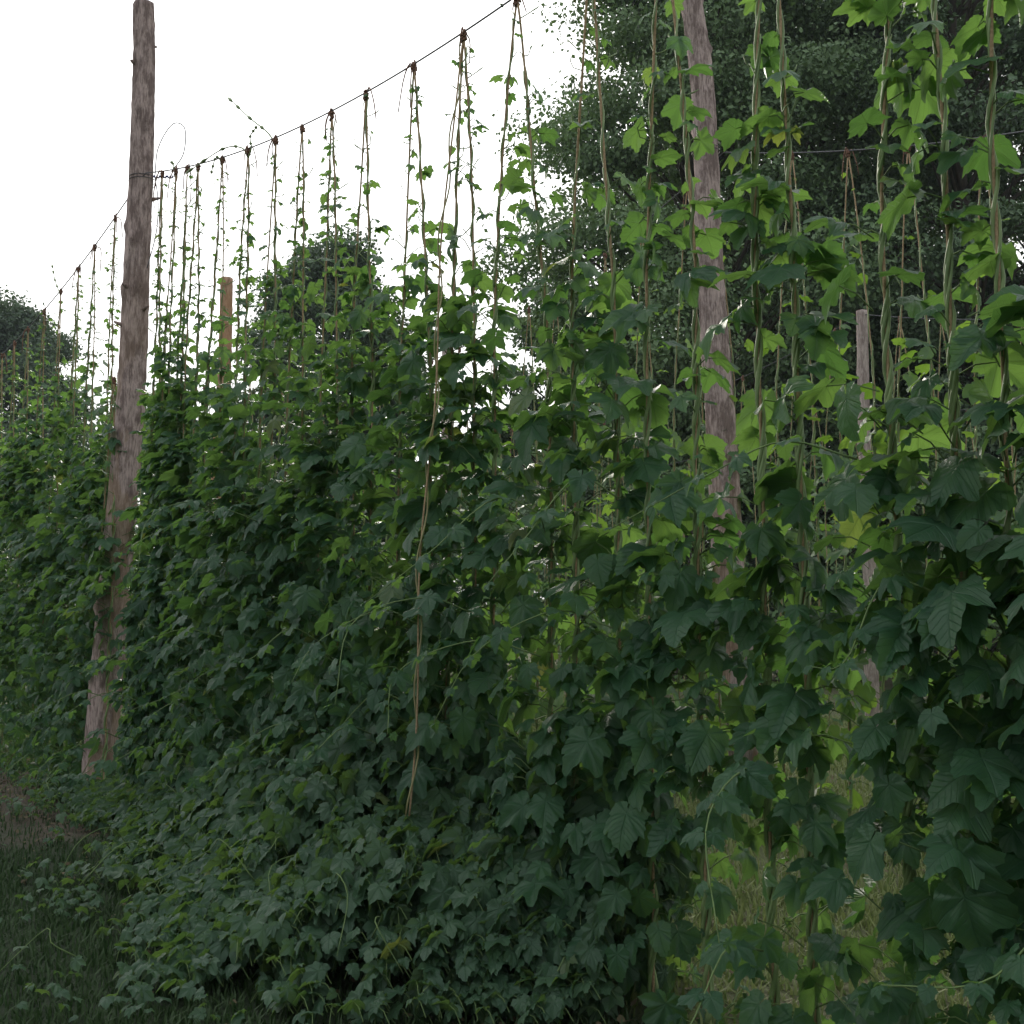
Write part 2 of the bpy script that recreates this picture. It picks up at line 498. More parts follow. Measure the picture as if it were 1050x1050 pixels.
    out = np.stack([np.cos(ph), np.sin(ph), np.zeros(n)], 1)
    bush = np.interp(z, [0, .4, 1.5, 2.3, 3.0, 3.6], [.30, .34, .30, .20, .10, .03]) * spread
    rad = .02 + bush * g.beta(1.3, 1.6, n)
    skirtf = np.clip((.75 - z) / .75, 0, 1) * skirt
    rad = rad + skirtf * g.random(n) * .35
    S = np.interp(z - top * .45, SZ, SS) * g.uniform(.5, 1.25, n) * size
    S = np.where(g.random(n) < .22 * low, S * g.uniform(.35, .7, n), S)
    zend = np.clip(z + g.normal(0, .05, n), .03, None)
    base = np.stack([sx, sy, z], 1)
    P = base + out * rad[:, None]; P[:, 2] = zend
    lw = np.clip((2.0 - z) / 1.3, 0, 1)
    droop = g.normal(.85, .36, n) * lw + (1 - lw) * g.normal(.30, .30, n)
    T = out * np.cos(droop)[:, None] + np.array([0, 0, -1]) * np.sin(droop)[:, None] + g.normal(0, .28, (n, 3))
    Nn = out * np.sin(droop)[:, None] + np.array([0, 0, 1]) * np.cos(droop)[:, None] + g.normal(0, .32, (n, 3))
    mf = MB()
    put_leaves(mf, P, T, Nn, S, HI if detail else LO, g)
    stalk = np.minimum(rad, .05 + S * .9)
    A = P - out * stalk[:, None] - np.array([0, 0, 1]) * (stalk * g.uniform(.1, .7, n))[:, None]
    put_stalks(mf, A, P, .0028 if detail else .003, 1)
    # long free shoots with small leaf pairs
    for j in range(shoots):
        z0 = g.uniform(.3, 2.0); a = PI / 2 + g.normal(0, .9)
        d = np.array([math.cos(a), math.sin(a), 0])
        p0 = np.array([0, 0, z0]) + d * .2
        L = g.uniform(.35, .75)
        c = curve_pts([p0, p0 + d * L * .35 + [0, 0, .06], p0 + d * L * .75 + [g.normal(0, .06), 0, -.03 - .12 * g.random()],
                       p0 + d * L + [g.normal(0, .12), 0, g.uniform(-.35, .05)]], 14)
        tube(mf, c, np.linspace(.0034, .0016, 14), 5, 1)
        idx = np.repeat(np.array([4, 7, 9, 11, 13]), 2)
        sg = np.tile([1.0, -1.0], 5)
        tn = unit(np.gradient(c, axis=0))[idx]
        sd = unit(np.cross(tn, [0, 0, 1])) * sg[:, None]
        T2 = sd + tn * .5 + np.array([0, 0, -.35]) + g.normal(0, .25, (10, 3))
        N3 = np.tile([0, .45, 1.0], (10, 1)) + g.normal(0, .3, (10, 3))
        put_leaves(mf, c[idx] + sd * .02, T2, N3, np.linspace(.075, .022, 10) * g.uniform(.7, 1.2, 10), HI if detail else LO, g)
    mf.build('foliage', [M['leaf'] if detail else M['leaf_far'], M['petiole']], root)
    return root


def wire_z(u, poles, zp, sag):
    i = int(np.clip(np.searchsorted(poles, u) - 1, 0, len(poles) - 2))
    f = (u - poles[i]) / (poles[i + 1] - poles[i])
    return zp - sag * 4 * f * (1 - f)


# pole stations along each row (distance along the row) and wire heights at the poles
POLES = [[-0.9, 7.98, 18.4], [-4.6, 5.4, 14.75, 24.0], [-1.2, 6.6, 14.2, 22.0], [1.0, 9.4, 17.6, 25.0]]
ZP = [4.62, 4.85, 4.45, 4.4]
SAG = [.66, .92, .6, .6]

YA = 8.22
A_BASE = at_depth(97, 812, YA)
# --- first row, one plant at a time: (distance along the row, label, options)
front = [
    (1.02, 'hop bine cut off by the right picture edge, broad dark leaves reaching in', dict(dens=.62, size=1.0)),
    (1.36, 'leafy hop bine nearest the right edge with big leaves to its full height', dict(dens=.62, size=1.0, top=.1, lean=-.05)),
    (1.66, 'twisted thick stemmed hop bine with large glowing leaves, next in from the right edge', dict(dens=.42, size=1.0, top=.55, stems=4, gap=.10)),
    (2.18, 'hop bine with big backlit leaves just right of the grey centre right pole', dict(dens=.40, size=1.0, top=.55, stems=4, gap=.07)),
    (2.66, 'hop bine climbing directly left of the grey centre right pole, two thin strings', dict(dens=.46, size=1.0, gap=.10, top=.4, stems=3)),
    (3.05, 'hop bine whose paired strings stand before the left edge of the big dark tree', dict(dens=.55, size=1.0, gap=.10, top=.3, stems=3)),
    (3.51, 'hop bine whose open string pair crosses the last white sky before the tree', dict(dens=.70, gap=.14)),
    (3.90, 'hop bine with one long loose string hanging in front of the leaves', dict(gap=.10, dens=.95, strand=(-.2, .42, .55))),
    (4.31, 'hop bine with a bulky red knot, fifth along the wire from the paired tip curls', dict(gap=.12, dens=1.0)),
    (4.76, 'hop bine with tight paired strings, fourth along the wire from the curling tips', dict(gap=.10)),
    (5.12, 'hop bine with loose knot ends, third along the wire from the curling tips', dict(gap=.11)),
    (5.46, 'hop bine with a splayed knot, next along the wire right of the long curling tip', dict(gap=.10)),
    (5.79, 'hop bine whose long curling tip rises highest above the wire', dict(tips=[[[.10, 0, .12], [.30, .03, .28], [.62, .02, .52]]], gap=.09)),
    (6.17, 'hop bine whose free tip stretches almost level to the left above the wire', dict(tips=[[[.10, 0, .10], [.34, .02, .17], [.80, .05, .17]], [[-.04, 0, .05], [-.02, 0, .13], [-.10, .0, .16]]], gap=.09)),
    (6.56, 'hop bine hanging right in front of the orange stub pole', dict(tips=[[[.06, 0, .08], [.12, 0, .09], [.17, 0, .02]]], gap=.10)),
    (6.96, 'hop bine fourth along the wire right of the left pole', dict(gap=.09)),
    (7.15, 'hop bine third along the wire right of the left pole, slim close strands', dict(gap=.05)),
    (7.36, 'hop bine second along the wire from the left pole, short tip curling above the wire', dict(tips=[[[.02, 0, .05], [.06, 0, .12], [.09, 0, .14]]], gap=.05)),
    (7.62, 'hop bine first along the wire to the right of the weathered left pole', dict(gap=.05, top=.15, spread=.45, lean=.0)),
    (8.62, 'hop bine first behind the weathered left pole, string dotted with buds', dict(gap=.06, top=.25)),
    (9.11, 'hop bine second behind the weathered left pole, stubby reddish knot', dict(gap=.07, top=.3)),
    (9.53, 'hop bine third behind the weathered left pole, stringy bare top', dict(gap=.07, top=.35)),
    (10.02, 'hop bine fourth behind the weathered left pole with a stray tip leaning left', dict(tips=[[[.08, 0, .08], [.2, .0, .2], [.3, .0, .35]]], gap=.07, top=.5)),
    (10.52, 'hop bine with straw coloured strings before the round far left tree', dict(gap=.1, top=.75)),
    (11.05, 'hop bine with golden strings second from the left picture edge', dict(gap=.12, top=.75)),
    (11.53, 'hop bine with golden strings at the very left picture edge', dict(gap=.12, top=.75)),
    (12.0, 'hop bine leaves spilling in past the left picture edge', dict(gap=.1)),
]
for i, (u, label, kw) in enumerate(front):
    H = wire_z(u, POLES[0], ZP[0], SAG[0])
    sz = float(np.interp(u, [1.3, 2.7, 4, 6, 11], [.90, .88, .80, .72, .70])) * kw.pop('size', 1.0)
    d = kw.pop('dens', 1.1)
    d *= (1 / sz) ** 1.7
    if u < 3.4: kw.setdefault('lowd', 2.3)
    if 2.1 < u < 2.8: kw.setdefault('spread', .55); kw['lowd'] = 1.6
    if 5.5 < u < 8: kw.setdefault('lean', .10)
    if 3.4 < u < 7.5: kw['top'] = kw.get('top', 0) + .16
    b = make_bine('hop_bine', H, 100 + i, dens=d, size=sz, shoots=(2 if u < 8 else 1), skirt=(1.3 if 3.0 < u < 6.2 else .0 if 6.7 < u < 8 else .5), spread=kw.pop('spread', .9 if u < 3.2 else .45 if 6.8 < u < 8.3 else .7 if 6.3 < u < 6.8 else 1.05), **kw)
    p = row_pt(ROW[0], u)
    b.location = (p[0], p[1], 0); b.rotation_euler = (0, 0, ROTZ)
    tag(b, label, 'hop plant', 'hop bines of the front row')

b = make_bine('hop_bine', 3.1, 190, dens=1.0, size=.74, spread=.75, gap=.16, skirt=0, top=-.1, lo=.95)
b.location = (A_BASE[0] + .05, A_BASE[1] - .03, 0); b.rotation_euler = (0, 0, ROTZ)
tag(b, 'low hop bine climbing the weathered left pole itself, ragged leaves across its middle', 'hop plant', 'hop bines of the front row')

# --- rows behind: a few plants, copied along the wires
protos = []
for i in range(6):
    b = make_bine('hop_bine', 4.0, 300 + i, dens=(.42, .34, .38, .30, .36, .33)[i], size=.95, detail=False, skirt=.5, gap=.10 + .02 * i, shoots=1)
    protos.append(b)
sparse = []
for i in range(4):
    b = make_bine('hop_bine', 4.0, 340 + i, dens=(.24, .18, .28, .2)[i], size=.85, top=-.7, detail=False, skirt=.4, gap=.10 + .04 * i, stems=1)
    sparse.append(b)
used = set()
g3 = np.random.default_rng(5)


def place(src, row, u, label, group):
    o = src if id(src) not in used else copy_tree(src)
    used.add(id(src))
    H = wire_z(u, POLES[row], ZP[row], SAG[row])
    p = row_pt(ROW[row], u)
    o.location = (p[0], p[1], 0); o.rotation_euler = (0, 0, ROTZ)
    o.scale = (1, 1, H / 4.0)
    tag(o, label, 'hop plant', group)


for i, u in enumerate(np.arange(3.3, 20, .5)):
    u = float(u + g3.uniform(-.08, .08))
    if abs(u - POLES[1][1]) < .2 or abs(u - POLES[1][2]) < .2: u += .3
    if u < POLES[1][1]:
        lab = 'second row hop bine right of the grey pole, behind the big backlit leaves'
    elif u < 9.5:
        lab = 'second row hop bine left of the grey pole, strings before the dark tree'
    elif u < POLES[1][2]:
        lab = 'second row hop bine glimpsed between front row stems right of the orange stub pole'
    else:
        lab = 'hop bine of the second row beyond the orange stub pole, mostly hidden'
    place(protos[int(g3.integers(0, 6))] if i > 5 else protos[i], 1, u, lab, 'hop bines of the second row')
for i, u in enumerate(np.arange(5.0, 15.5, .62)):
    u = float(u + g3.uniform(-.1, .1))
    if abs(u - POLES[2][1]) < .18 or abs(u - POLES[2][2]) < .18: u += .3
    lab = 'thin sparse third row hop bine right of the slim pale pole' if u < POLES[2][1] else 'thin sparse third row hop bine left of the slim pale pole'
    place(sparse[i % 4], 2, u, lab, 'hop bines of the third row')
for i, u in enumerate(np.arange(7.4, 16.5, .8)):
    place(sparse[int(g3.integers(0, 4))], 3, float(u + g3.uniform(-.1, .1)), 'bare stringed hop bine of the farthest row before the dark wood', 'hop bines of the farthest row')

# ------------------------------------------------------------------ poles
def make_pole(label, pts, r0, r1, mat, seed, knots=8, stub=0):
    g = np.random.default_rng(seed)
    base = np.array(pts[0], float)
    root = empty('trellis_pole', (base[0], base[1], 0))
    L = np.array(pts, float) - np.array([base[0], base[1], 0])
    L[0, 2] = -.25
    n = 110; k = 28
    c = curve_pts(L, n)
    c[:, 0] += .008 * np.sin(c[:, 2] * 2.3 + seed); c[:, 1] += .008 * np.cos(c[:, 2] * 1.9 + seed)
    h = (c[:, 2] - c[0, 2]) / (c[-1, 2] - c[0, 2])
    rad = r0 + (r1 - r0) * h
    th = np.arange(k) * 2 * PI / k
    w = np.ones((n, k))
    for f, a in ((3, .03), (5, .03), (9, .03), (13, .018)):
        w += a * np.sin(f * th[None] + g.uniform(0, 6) + .5 * np.sin(h[:, None] * g.uniform(5, 14) + g.uniform(0, 6)))
    w += g.normal(0, .022, (n, k))
    zc = c[:, 2]
    for j in range(knots):
        zk, tk = g.uniform(.12, .98) * c[-1, 2], g.uniform(0, 2 * PI)
        dth = np.abs((th[None] - tk + PI) % (2 * PI) - PI)
        w += g.uniform(.15, .42) * np.exp(-(dth / .28) ** 2 - ((zc[:, None] - zk) / .045) ** 2)
    mb = MB()
    tube(mb, c, rad, k, cap=True, wob=w)
    mb.build('post', mat, root)
    # sawn top, slightly domed, sits in the post's end
    me = MB()
    e = c[-1]; th2 = np.arange(k) * 2 * PI / k
    ring = np.stack([e[0] + rad[-1] * .93 * np.cos(th2), e[1] + rad[-1] * .93 * np.sin(th2), np.full(k, e[2] + .006)], 1)
    me.add(np.vstack([ring, e + [0, 0, .016]]), None, [(i, (i + 1) % k, k) for i in range(k)])
    me.build('sawn_end', M['endgrain'], root)
    for j in range(stub):        # broken twig stubs
        zk, tk = g.uniform(.5, .97) * c[-1, 2], g.uniform(0, 2 * PI)
        p = np.array([np.interp(zk, zc, c[:, 0]), np.interp(zk, zc, c[:, 1]), zk])
        rr = np.interp(zk, zc, rad)
        d = np.array([math.cos(tk), math.sin(tk), .35])
        ms = MB(); tube(ms, [p + d * rr * .7, p + d * (rr + .015), p + d * (rr + .03 + .03 * g.random())], [.02, .014, .008], 7)
        ms.build('branch_stub', mat, root)
    tag(root, label, 'pole', 'wooden trellis poles')
    return root


YA = 8.22
A_pts = [at_depth(97, 812, YA), at_depth(108, 715, YA - .02), at_depth(121, 590, YA - .05), at_depth(131, 440, YA - .08), at_depth(139.5, 310, YA - .1), at_depth(146, 190, YA - .12), at_depth(147, 80, YA - .14), at_depth(146.5, 4, YA - .15)]
make_pole('tall weathered grey pole with flaking bark, leftmost, its foot on bare ground', A_pts, .122, .078, M['pole_a'], 1, 34, 7)
bz = 8.12
B_pts = [at_depth(768, 830, bz), at_depth(761, 720, bz), at_depth(748, 600, bz), at_depth(741, 480, bz), at_depth(733, 350, bz), at_depth(726, 220, bz), at_depth(719.5, 90, bz), at_depth(709, 0, bz), at_depth(703, -70, bz)]
make_pole('grey pole right of centre, taller than the picture, before the big dark tree', B_pts, .128, .075, M['pole_b'], 2, 24, 4)


def up_pole(label, row, u, ztop, r0, r1, mat, seed, lean=(0, 0)):
    p = row_pt(ROW[row], u)
    pts = [(p[0], p[1], 0), (p[0] + lean[0] * .4, p[1] + lean[1] * .4, ztop * .5), (p[0] + lean[0], p[1] + lean[1], ztop)]
    return make_pole(label, pts, r0, r1, mat, seed, 6, 0)


up_pole('orange brown stub pole half hidden behind the front row, near the left pole', 1, 14.75, 6.15, .12, .085, M['pole_o'], 3, (.08, 0))
up_pole('slim pale pole seen between the big leaves right of the grey pole', 2, 6.6, 4.5, .075, .055, M['pole_g'], 4)
up_pole('pale pole near the picture middle showing its top against the white sky', 2, 14.2, 6.05, .105, .085, M['pole_g'], 5, (.05, 0))

# ------------------------------------------------------------------ wires
def wire_path(row, u0, u1, n=160, ends=None):
    uu = np.linspace(u0, u1, n)
    out = []
    for u in uu:
        p = row_pt(ROW[row], u)
        out.append((p[0], p[1], wire_z(u, POLES[row], ZP[row], SAG[row]) + .012))
    return np.array(out)


wlab = ['sagging front row wire rising from the left pole out of the picture top',
        'thin steel wire of the second row tied to the grey pole',
        'thin steel wire of the third row passing the slim pale pole',
        'thin steel wire of the farthest row before the dark wood']
for r in range(4):
    root = empty('trellis_wire', (*row_pt(ROW[r], POLES[r][1]), 0))
    o3 = np.array([*row_pt(ROW[r], POLES[r][1]), 0])
    mb = MB()
    hi_u = POLES[r][2] if r != 1 else POLES[r][3]
    tube(mb, wire_path(r, POLES[r][0] + .1, hi_u, 240) - o3, (.0045, .005, .005, .005)[r], 6)
    mb.build('cable', M['wire'], root)
    tag(root, wlab[r], 'wire', 'trellis wires')
    if r == 0:
        # wrap round the pole, a loop of spare wire and the long loose tail
        zq = ZP[0]
        pa = at_depth(146, 185, YA - .12)
        c0 = np.array([pa[0], pa[1], 0]) - o3
        th = np.linspace(0, 4 * PI, 60)
        t = MB(); tube(t, np.stack([c0[0] + .098 * np.cos(th), c0[1] + .098 * np.sin(th), zq - .03 + .012 * th / PI], 1), .003, 6)
        t.build('pole_wrap', M['wire'], root)
        q = c0 + np.array([.12, -.08, zq])
        t = MB(); tube(t, curve_pts([q, q + [.02, 0, .22], q + [.12, 0, .40], q + [.22, -.02, .36], q + [.22, -.03, .16], q + [.13, -.02, .02]], 40), .0042, 5)
        t.build('wire_loop', M['wire'], root)
        t = MB(); tube(t, curve_pts([q, q + [.03, 0, -.2], q + [.03, -.02, -.45], q + [-.03, -.02, -.72]], 30), .004, 5)
        t.build('wire_tail', M['wire'], root)
        t = MB()
        for j in range(3):
            s = q + [.01 + .05 * j, 0, -.01]
            th = np.linspace(0, 5 * PI, 30)
            tube(t, np.stack([s[0] + np.linspace(-.02, .03, 30), s[1] + .008 * np.cos(th), s[2] + .008 * np.sin(th)], 1), .006, 5)
        t.build('wire_tie', M['bluetie'], root)
    if r == 1:
        c0 = np.array([*at_depth(724, 160, bz)[:2], 0]) - o3
        th = np.linspace(0, 4 * PI, 60)
        t = MB(); tube(t, np.stack([c0[0] + .105 * np.cos(th), c0[1] + .105 * np.sin(th), ZP[1] - .03 + .012 * th / PI], 1), .003, 6)
        t.build('pole_wrap', M['wire'], root)

# ------------------------------------------------------------------ ground
def noise2(x, y):
    return (np.sin(x * 1.7 + 1.3 * np.sin(y * .9)) + np.sin(y * 2.1 + 1.1 * np.sin(x * 1.3)) + .5 * np.sin(3.7 * x + 2.9 * y)) / 2.5


n = 200
t = np.linspace(-1, 1, n)
gx = np.sinh(t * 6) / np.sinh(6) * 900
X, Y = np.meshgrid(gx, gx + 6)
fall = np.exp(-(X ** 2 + (Y - 6) ** 2) / 30 ** 2)
Z = .022 * noise2(X * 1.4, Y * 1.4) * fall - .01
mb = MB()
idx = np.arange(n * n).reshape(n, n)
mb.add(np.stack([X, Y, Z], -1).reshape(-1, 3), np.stack([idx[:-1, :-1], idx[:-1, 1:], idx[1:, 1:], idx[1:, :-1]], -1).reshape(-1, 4))
m, nt, ns, ln = new_mat('ground_soil_and_turf')
tc = ns.new('ShaderNodeTexCoord')
n1 = ns.new('ShaderNodeTexNoise'); n1.inputs['Scale'].default_value = 1.1; n1.inputs['Detail'].default_value = 8; ln.new(tc.outputs['Object'], n1.inputs['Vector'])
n2 = ns.new('ShaderNodeTexNoise'); n2.inputs['Scale'].default_value = 17; n2.inputs['Detail'].default_value = 10; n2.inputs['Roughness'].default_value = .72; ln.new(tc.outputs['Object'], n2.inputs['Vector'])
turf = mixc(nt, n2.outputs['Fac'], (.055, .082, .030), (.17, .18, .075))
green = mixc(nt, n2.outputs['Fac'], (.014, .030, .011), (.040, .060, .024))
soil = mixc(nt, n2.outputs['Fac'], (.045, .034, .024), (.17, .125, .090))
sel = ramp(nt, n1.outputs['Fac'], [(.46, (0, 0, 0)), (.62, (1, 1, 1))])
c = mixc(nt, mathn(nt, 'MULTIPLY', sel, .45), turf, soil)
# the hoed strip of bare soil beside the left pole
mp = ns.new('ShaderNodeMapping'); mp.vector_type = 'POINT'
ln.new(tc.outputs['Object'], mp.inputs[0])
sp = ns.new('ShaderNodeSeparateXYZ'); ln.new(tc.outputs['Object'], sp.inputs[0])
nn = mathn(nt, 'ADD', mathn(nt, 'MULTIPLY', sp.outputs[0], float(N2[0])), mathn(nt, 'MULTIPLY', sp.outputs[1], float(N2[1])))
uu = mathn(nt, 'ADD', mathn(nt, 'MULTIPLY', sp.outputs[0], float(U2[0])), mathn(nt, 'MULTIPLY', sp.outputs[1], float(U2[1])))
nn = mathn(nt, 'ADD', nn, mathn(nt, 'MULTIPLY', mathn(nt, 'SUBTRACT', n1.outputs['Fac'], .5), 1.2))
c = mixc(nt, mathn(nt, 'MULTIPLY', mathn(nt, 'SUBTRACT', 2.9, nn), 2, True), c, green)
s1 = mathn(nt, 'SUBTRACT', 1, mathn(nt, 'MULTIPLY', mathn(nt, 'ABSOLUTE', mathn(nt, 'SUBTRACT', nn, 2.3)), 1.25), True)
s2 = mathn(nt, 'MULTIPLY', mathn(nt, 'SUBTRACT', uu, 6.5), 1.5, True)
c = mixc(nt, mathn(nt, 'MULTIPLY', s1, s2), c, soil)
p = ns.new('ShaderNodeBsdfPrincipled'); ln.new(c, p.inputs['Base Color']); p.inputs['Roughness'].default_value = .95
bu = ns.new('ShaderNodeBump'); bu.inputs['Strength'].default_value = .8; bu.inputs['Distance'].default_value = .07; ln.new(n2.outputs['Fac'], bu.inputs['Height']); ln.new(bu.outputs[0], p.inputs['Normal'])
ln.new(p.outputs[0], ns.new('ShaderNodeOutputMaterial').inputs[0])
tag(mb.build('ground', m), None, None, None, 'structure')

# grass
def grass(name, label, nb, unc, hmin, hmax, c1, c2, seed, wid=.0035):
    g = np.random.default_rng(seed)
    (n0, n1), (u0, u1) = unc
    a, b = g.uniform(n0, n1, nb), g.uniform(u0, u1, nb)
    x = N2[0] * a + U2[0] * b; y = N2[1] * a + U2[1] * b
    keep = noise2(x * 1.3, y * 1.3) + g.normal(0, .5, nb) > -.45
    soilf = (np.abs(a - 2.3) < .6) & (b > 6.8)
    keep &= ~(soilf & (g.random(nb) < .85))
    keep &= (y > .8) & (np.abs(x / np.maximum(y, .1)) < .75)
    x, y = x[keep], y[keep]; k = len(x)
    h = g.uniform(hmin, hmax, k) * (1 + .3 * noise2(x * 2, y * 2))
    az = g.uniform(0, 2 * PI, k); ln_ = g.uniform(.2, 1.1, k)
    d = np.stack([np.cos(az), np.sin(az), 0 * az], 1); s = np.stack([-np.sin(az), np.cos(az), 0 * az], 1)
    P = np.stack([x, y, np.full(k, -.02)], 1)
    w = (wid * g.uniform(.6, 1.5, k))[:, None]
    mid = P + d * (h * .25 * ln_)[:, None] + np.array([0, 0, 1]) * (h * .6)[:, None]
    tip = P + d * (h * .8 * ln_)[:, None] + np.array([0, 0, 1]) * (h * (1.05 - .25 * ln_))[:, None]
    V = np.stack([P - s * w, P + s * w, mid + s * w * .8, mid - s * w * .8, tip], 1).reshape(-1, 3)
    o = np.arange(k)[:, None] * 5
    mb = MB(); mb.add(V, o + np.array([0, 1, 2, 3]), o + np.array([3, 2, 4]))
    m = leaf_material(name + '_blade', c1, c2, c2, tuple(q * 1.3 for q in c1), tuple(q * 1.3 for q in c2), .3, .6, veins=False)
    return tag(mb.build(name, m), label, 'grass', None, 'stuff')


grass('grass', 'short dark green turf of the path left of the front row', 210000, ((-1.5, 2.7), (1.5, 14)), .03, .085, (.018, .048, .016), (.042, .080, .026), 1)
grass('grass', 'dry yellowish grass growing between the rows', 330000, ((2.7, 12), (-1, 14)), .035, .11, (.085, .14, .04), (.20, .235, .085), 2, .005)

# dry leaf scraps and clods lying on the soil and between the rows
g = np.random.default_rng(31)
nb = 6500
a = np.where(g.random(nb) < .3, np.clip(g.normal(2.35, .3, nb), 1.4, 3), g.uniform(3.0, 11, nb)); b = g.uniform(1, 12, nb)
P = np.stack([N2[0] * a + U2[0] * b, N2[1] * a + U2[1] * b, g.uniform(.005, .035, nb)], 1)
mb = MB()
put_leaves(mb, P, np.stack([g.normal(0, 1, nb), g.normal(0, 1, nb), g.normal(0, .25, nb)], 1), np.stack([g.normal(0, .35, nb), g.normal(0, .35, nb), np.ones(nb)], 1), g.uniform(.007, .026, nb), LO, g)
tag(mb.build('leaf_litter', leaf_material('dry_leaf', (.06, .047, .026), (.13, .105, .06), (.10, .08, .05), (.12, .09, .04), (.2, .16, .08), .2, .8, veins=False)), 'dry brown leaf scraps scattered over the soil and grass', 'leaf litter', None, 'stuff')

# trailing hop shoots on the ground in front of the row
g = np.random.default_rng(77)
nb = 11500
b = g.uniform(2.75, 9.2, nb)
edge = np.interp(b, [1.2, 2.9, 3.3, 3.7, 5, 7, 8, 9.2], [2.75, 2.35, 1.8, 1.48, 1.8, 2.3, 2.5, 2.6])
a = edge + (2.9 - edge) * g.random(nb) ** .9 + g.normal(0, .09, nb)
x = N2[0] * a + U2[0] * b; y = N2[1] * a + U2[1] * b
hgt = np.clip((a - edge) / (2.8 - edge), 0, 1)
zt = np.interp(b, [2.9, 3.6, 6, 7.5], [.6, .95, .75, .08]) * hgt ** 1.3 * (.85 + .3 * noise2(x * 2.6, y * 2.6))
z = .03 + (.08 + zt) * np.where(g.random(nb) < .3, g.uniform(.05, .6, nb), g.uniform(.6, 1.05, nb))
keep = (noise2(x * 2.2 + 4, y * 2.2) + .6 * noise2(x * 5.1, y * 5.3 + 2) + g.normal(0, .25, nb) > -.30 - hgt * .6)
x, y, z, hgt = x[keep], y[keep], z[keep], hgt[keep]; nb = len(x)
ph = g.uniform(0, 2 * PI, nb)
out = np.stack([np.cos(ph), np.sin(ph), 0 * ph], 1)
toward = np.array([-N2[0], -N2[1], 0])
out = unit(out + toward * .7)
dr = g.normal(.45, .3, nb) + .45 * hgt
T = out * np.cos(dr)[:, None] + np.array([0, 0, -1]) * np.sin(dr)[:, None]
Nn = out * np.sin(dr)[:, None] + np.array([0, 0, 1]) * np.cos(dr)[:, None] + g.normal(0, .3, (nb, 3))
mb = MB()
P = np.stack([x, y, z], 1)
put_leaves(mb, P, T, Nn, g.uniform(.026, .060, nb) * (1 + 1.15 * np.clip(hgt, 0, 1)), HI, g)
put_stalks(mb, P - out * .05 - np.array([0, 0, .05]), P, .002, 1)
# thin outliers creeping over the turf and the bare strip
nw = 900
bw = g.uniform(3.2, 10, nw); aw = np.interp(bw, [3.2, 4, 6, 8, 10], [1.5, 1.35, 1.75, 2.2, 2.3]) - g.exponential(.20, nw) + .1
wx, wy = N2[0] * aw + U2[0] * bw, N2[1] * aw + U2[1] * bw
kw_ = noise2(wx * 3.1, wy * 3.3) > .05
wx, wy = wx[kw_], wy[kw_]; nw = len(wx); wp = g.uniform(0, 2 * PI, nw)
put_leaves(mb, np.stack([wx, wy, g.uniform(.04, .13, nw)], 1), np.stack([np.cos(wp), np.sin(wp), g.normal(-.3, .2, nw)], 1), np.stack([g.normal(0, .3, nw), g.normal(0, .3, nw), np.ones(nw)], 1), g.uniform(.018, .042, nw), HI, g)
for j in range(22):
    bb = g.uniform(3.3, 8.6); aa = g.uniform(1.3, 2.6)
    p0 = np.array([*(N2 * aa + U2 * bb), g.uniform(.05, .3)])
    az = g.uniform(0, 2 * PI); d = np.array([math.cos(az), math.sin(az), 0]); L = g.uniform(.25, .6)
    cc = curve_pts([p0, p0 + d * L * .3 + [0, 0, .12 * g.random() + .05], p0 + d * L * .7 + [g.normal(0, .05), g.normal(0, .05), .1], p0 + d * L + [0, 0, -.05]], 12)
    tube(mb, cc, np.linspace(.0030, .0015, 12), 5, 1)
tag(mb.build('trailing_shoots', [M['cover'], M['petiole']]), 'low tangle of small leaved hop shoots spilling over ground before the front row', 'ground cover', None, 'stuff')

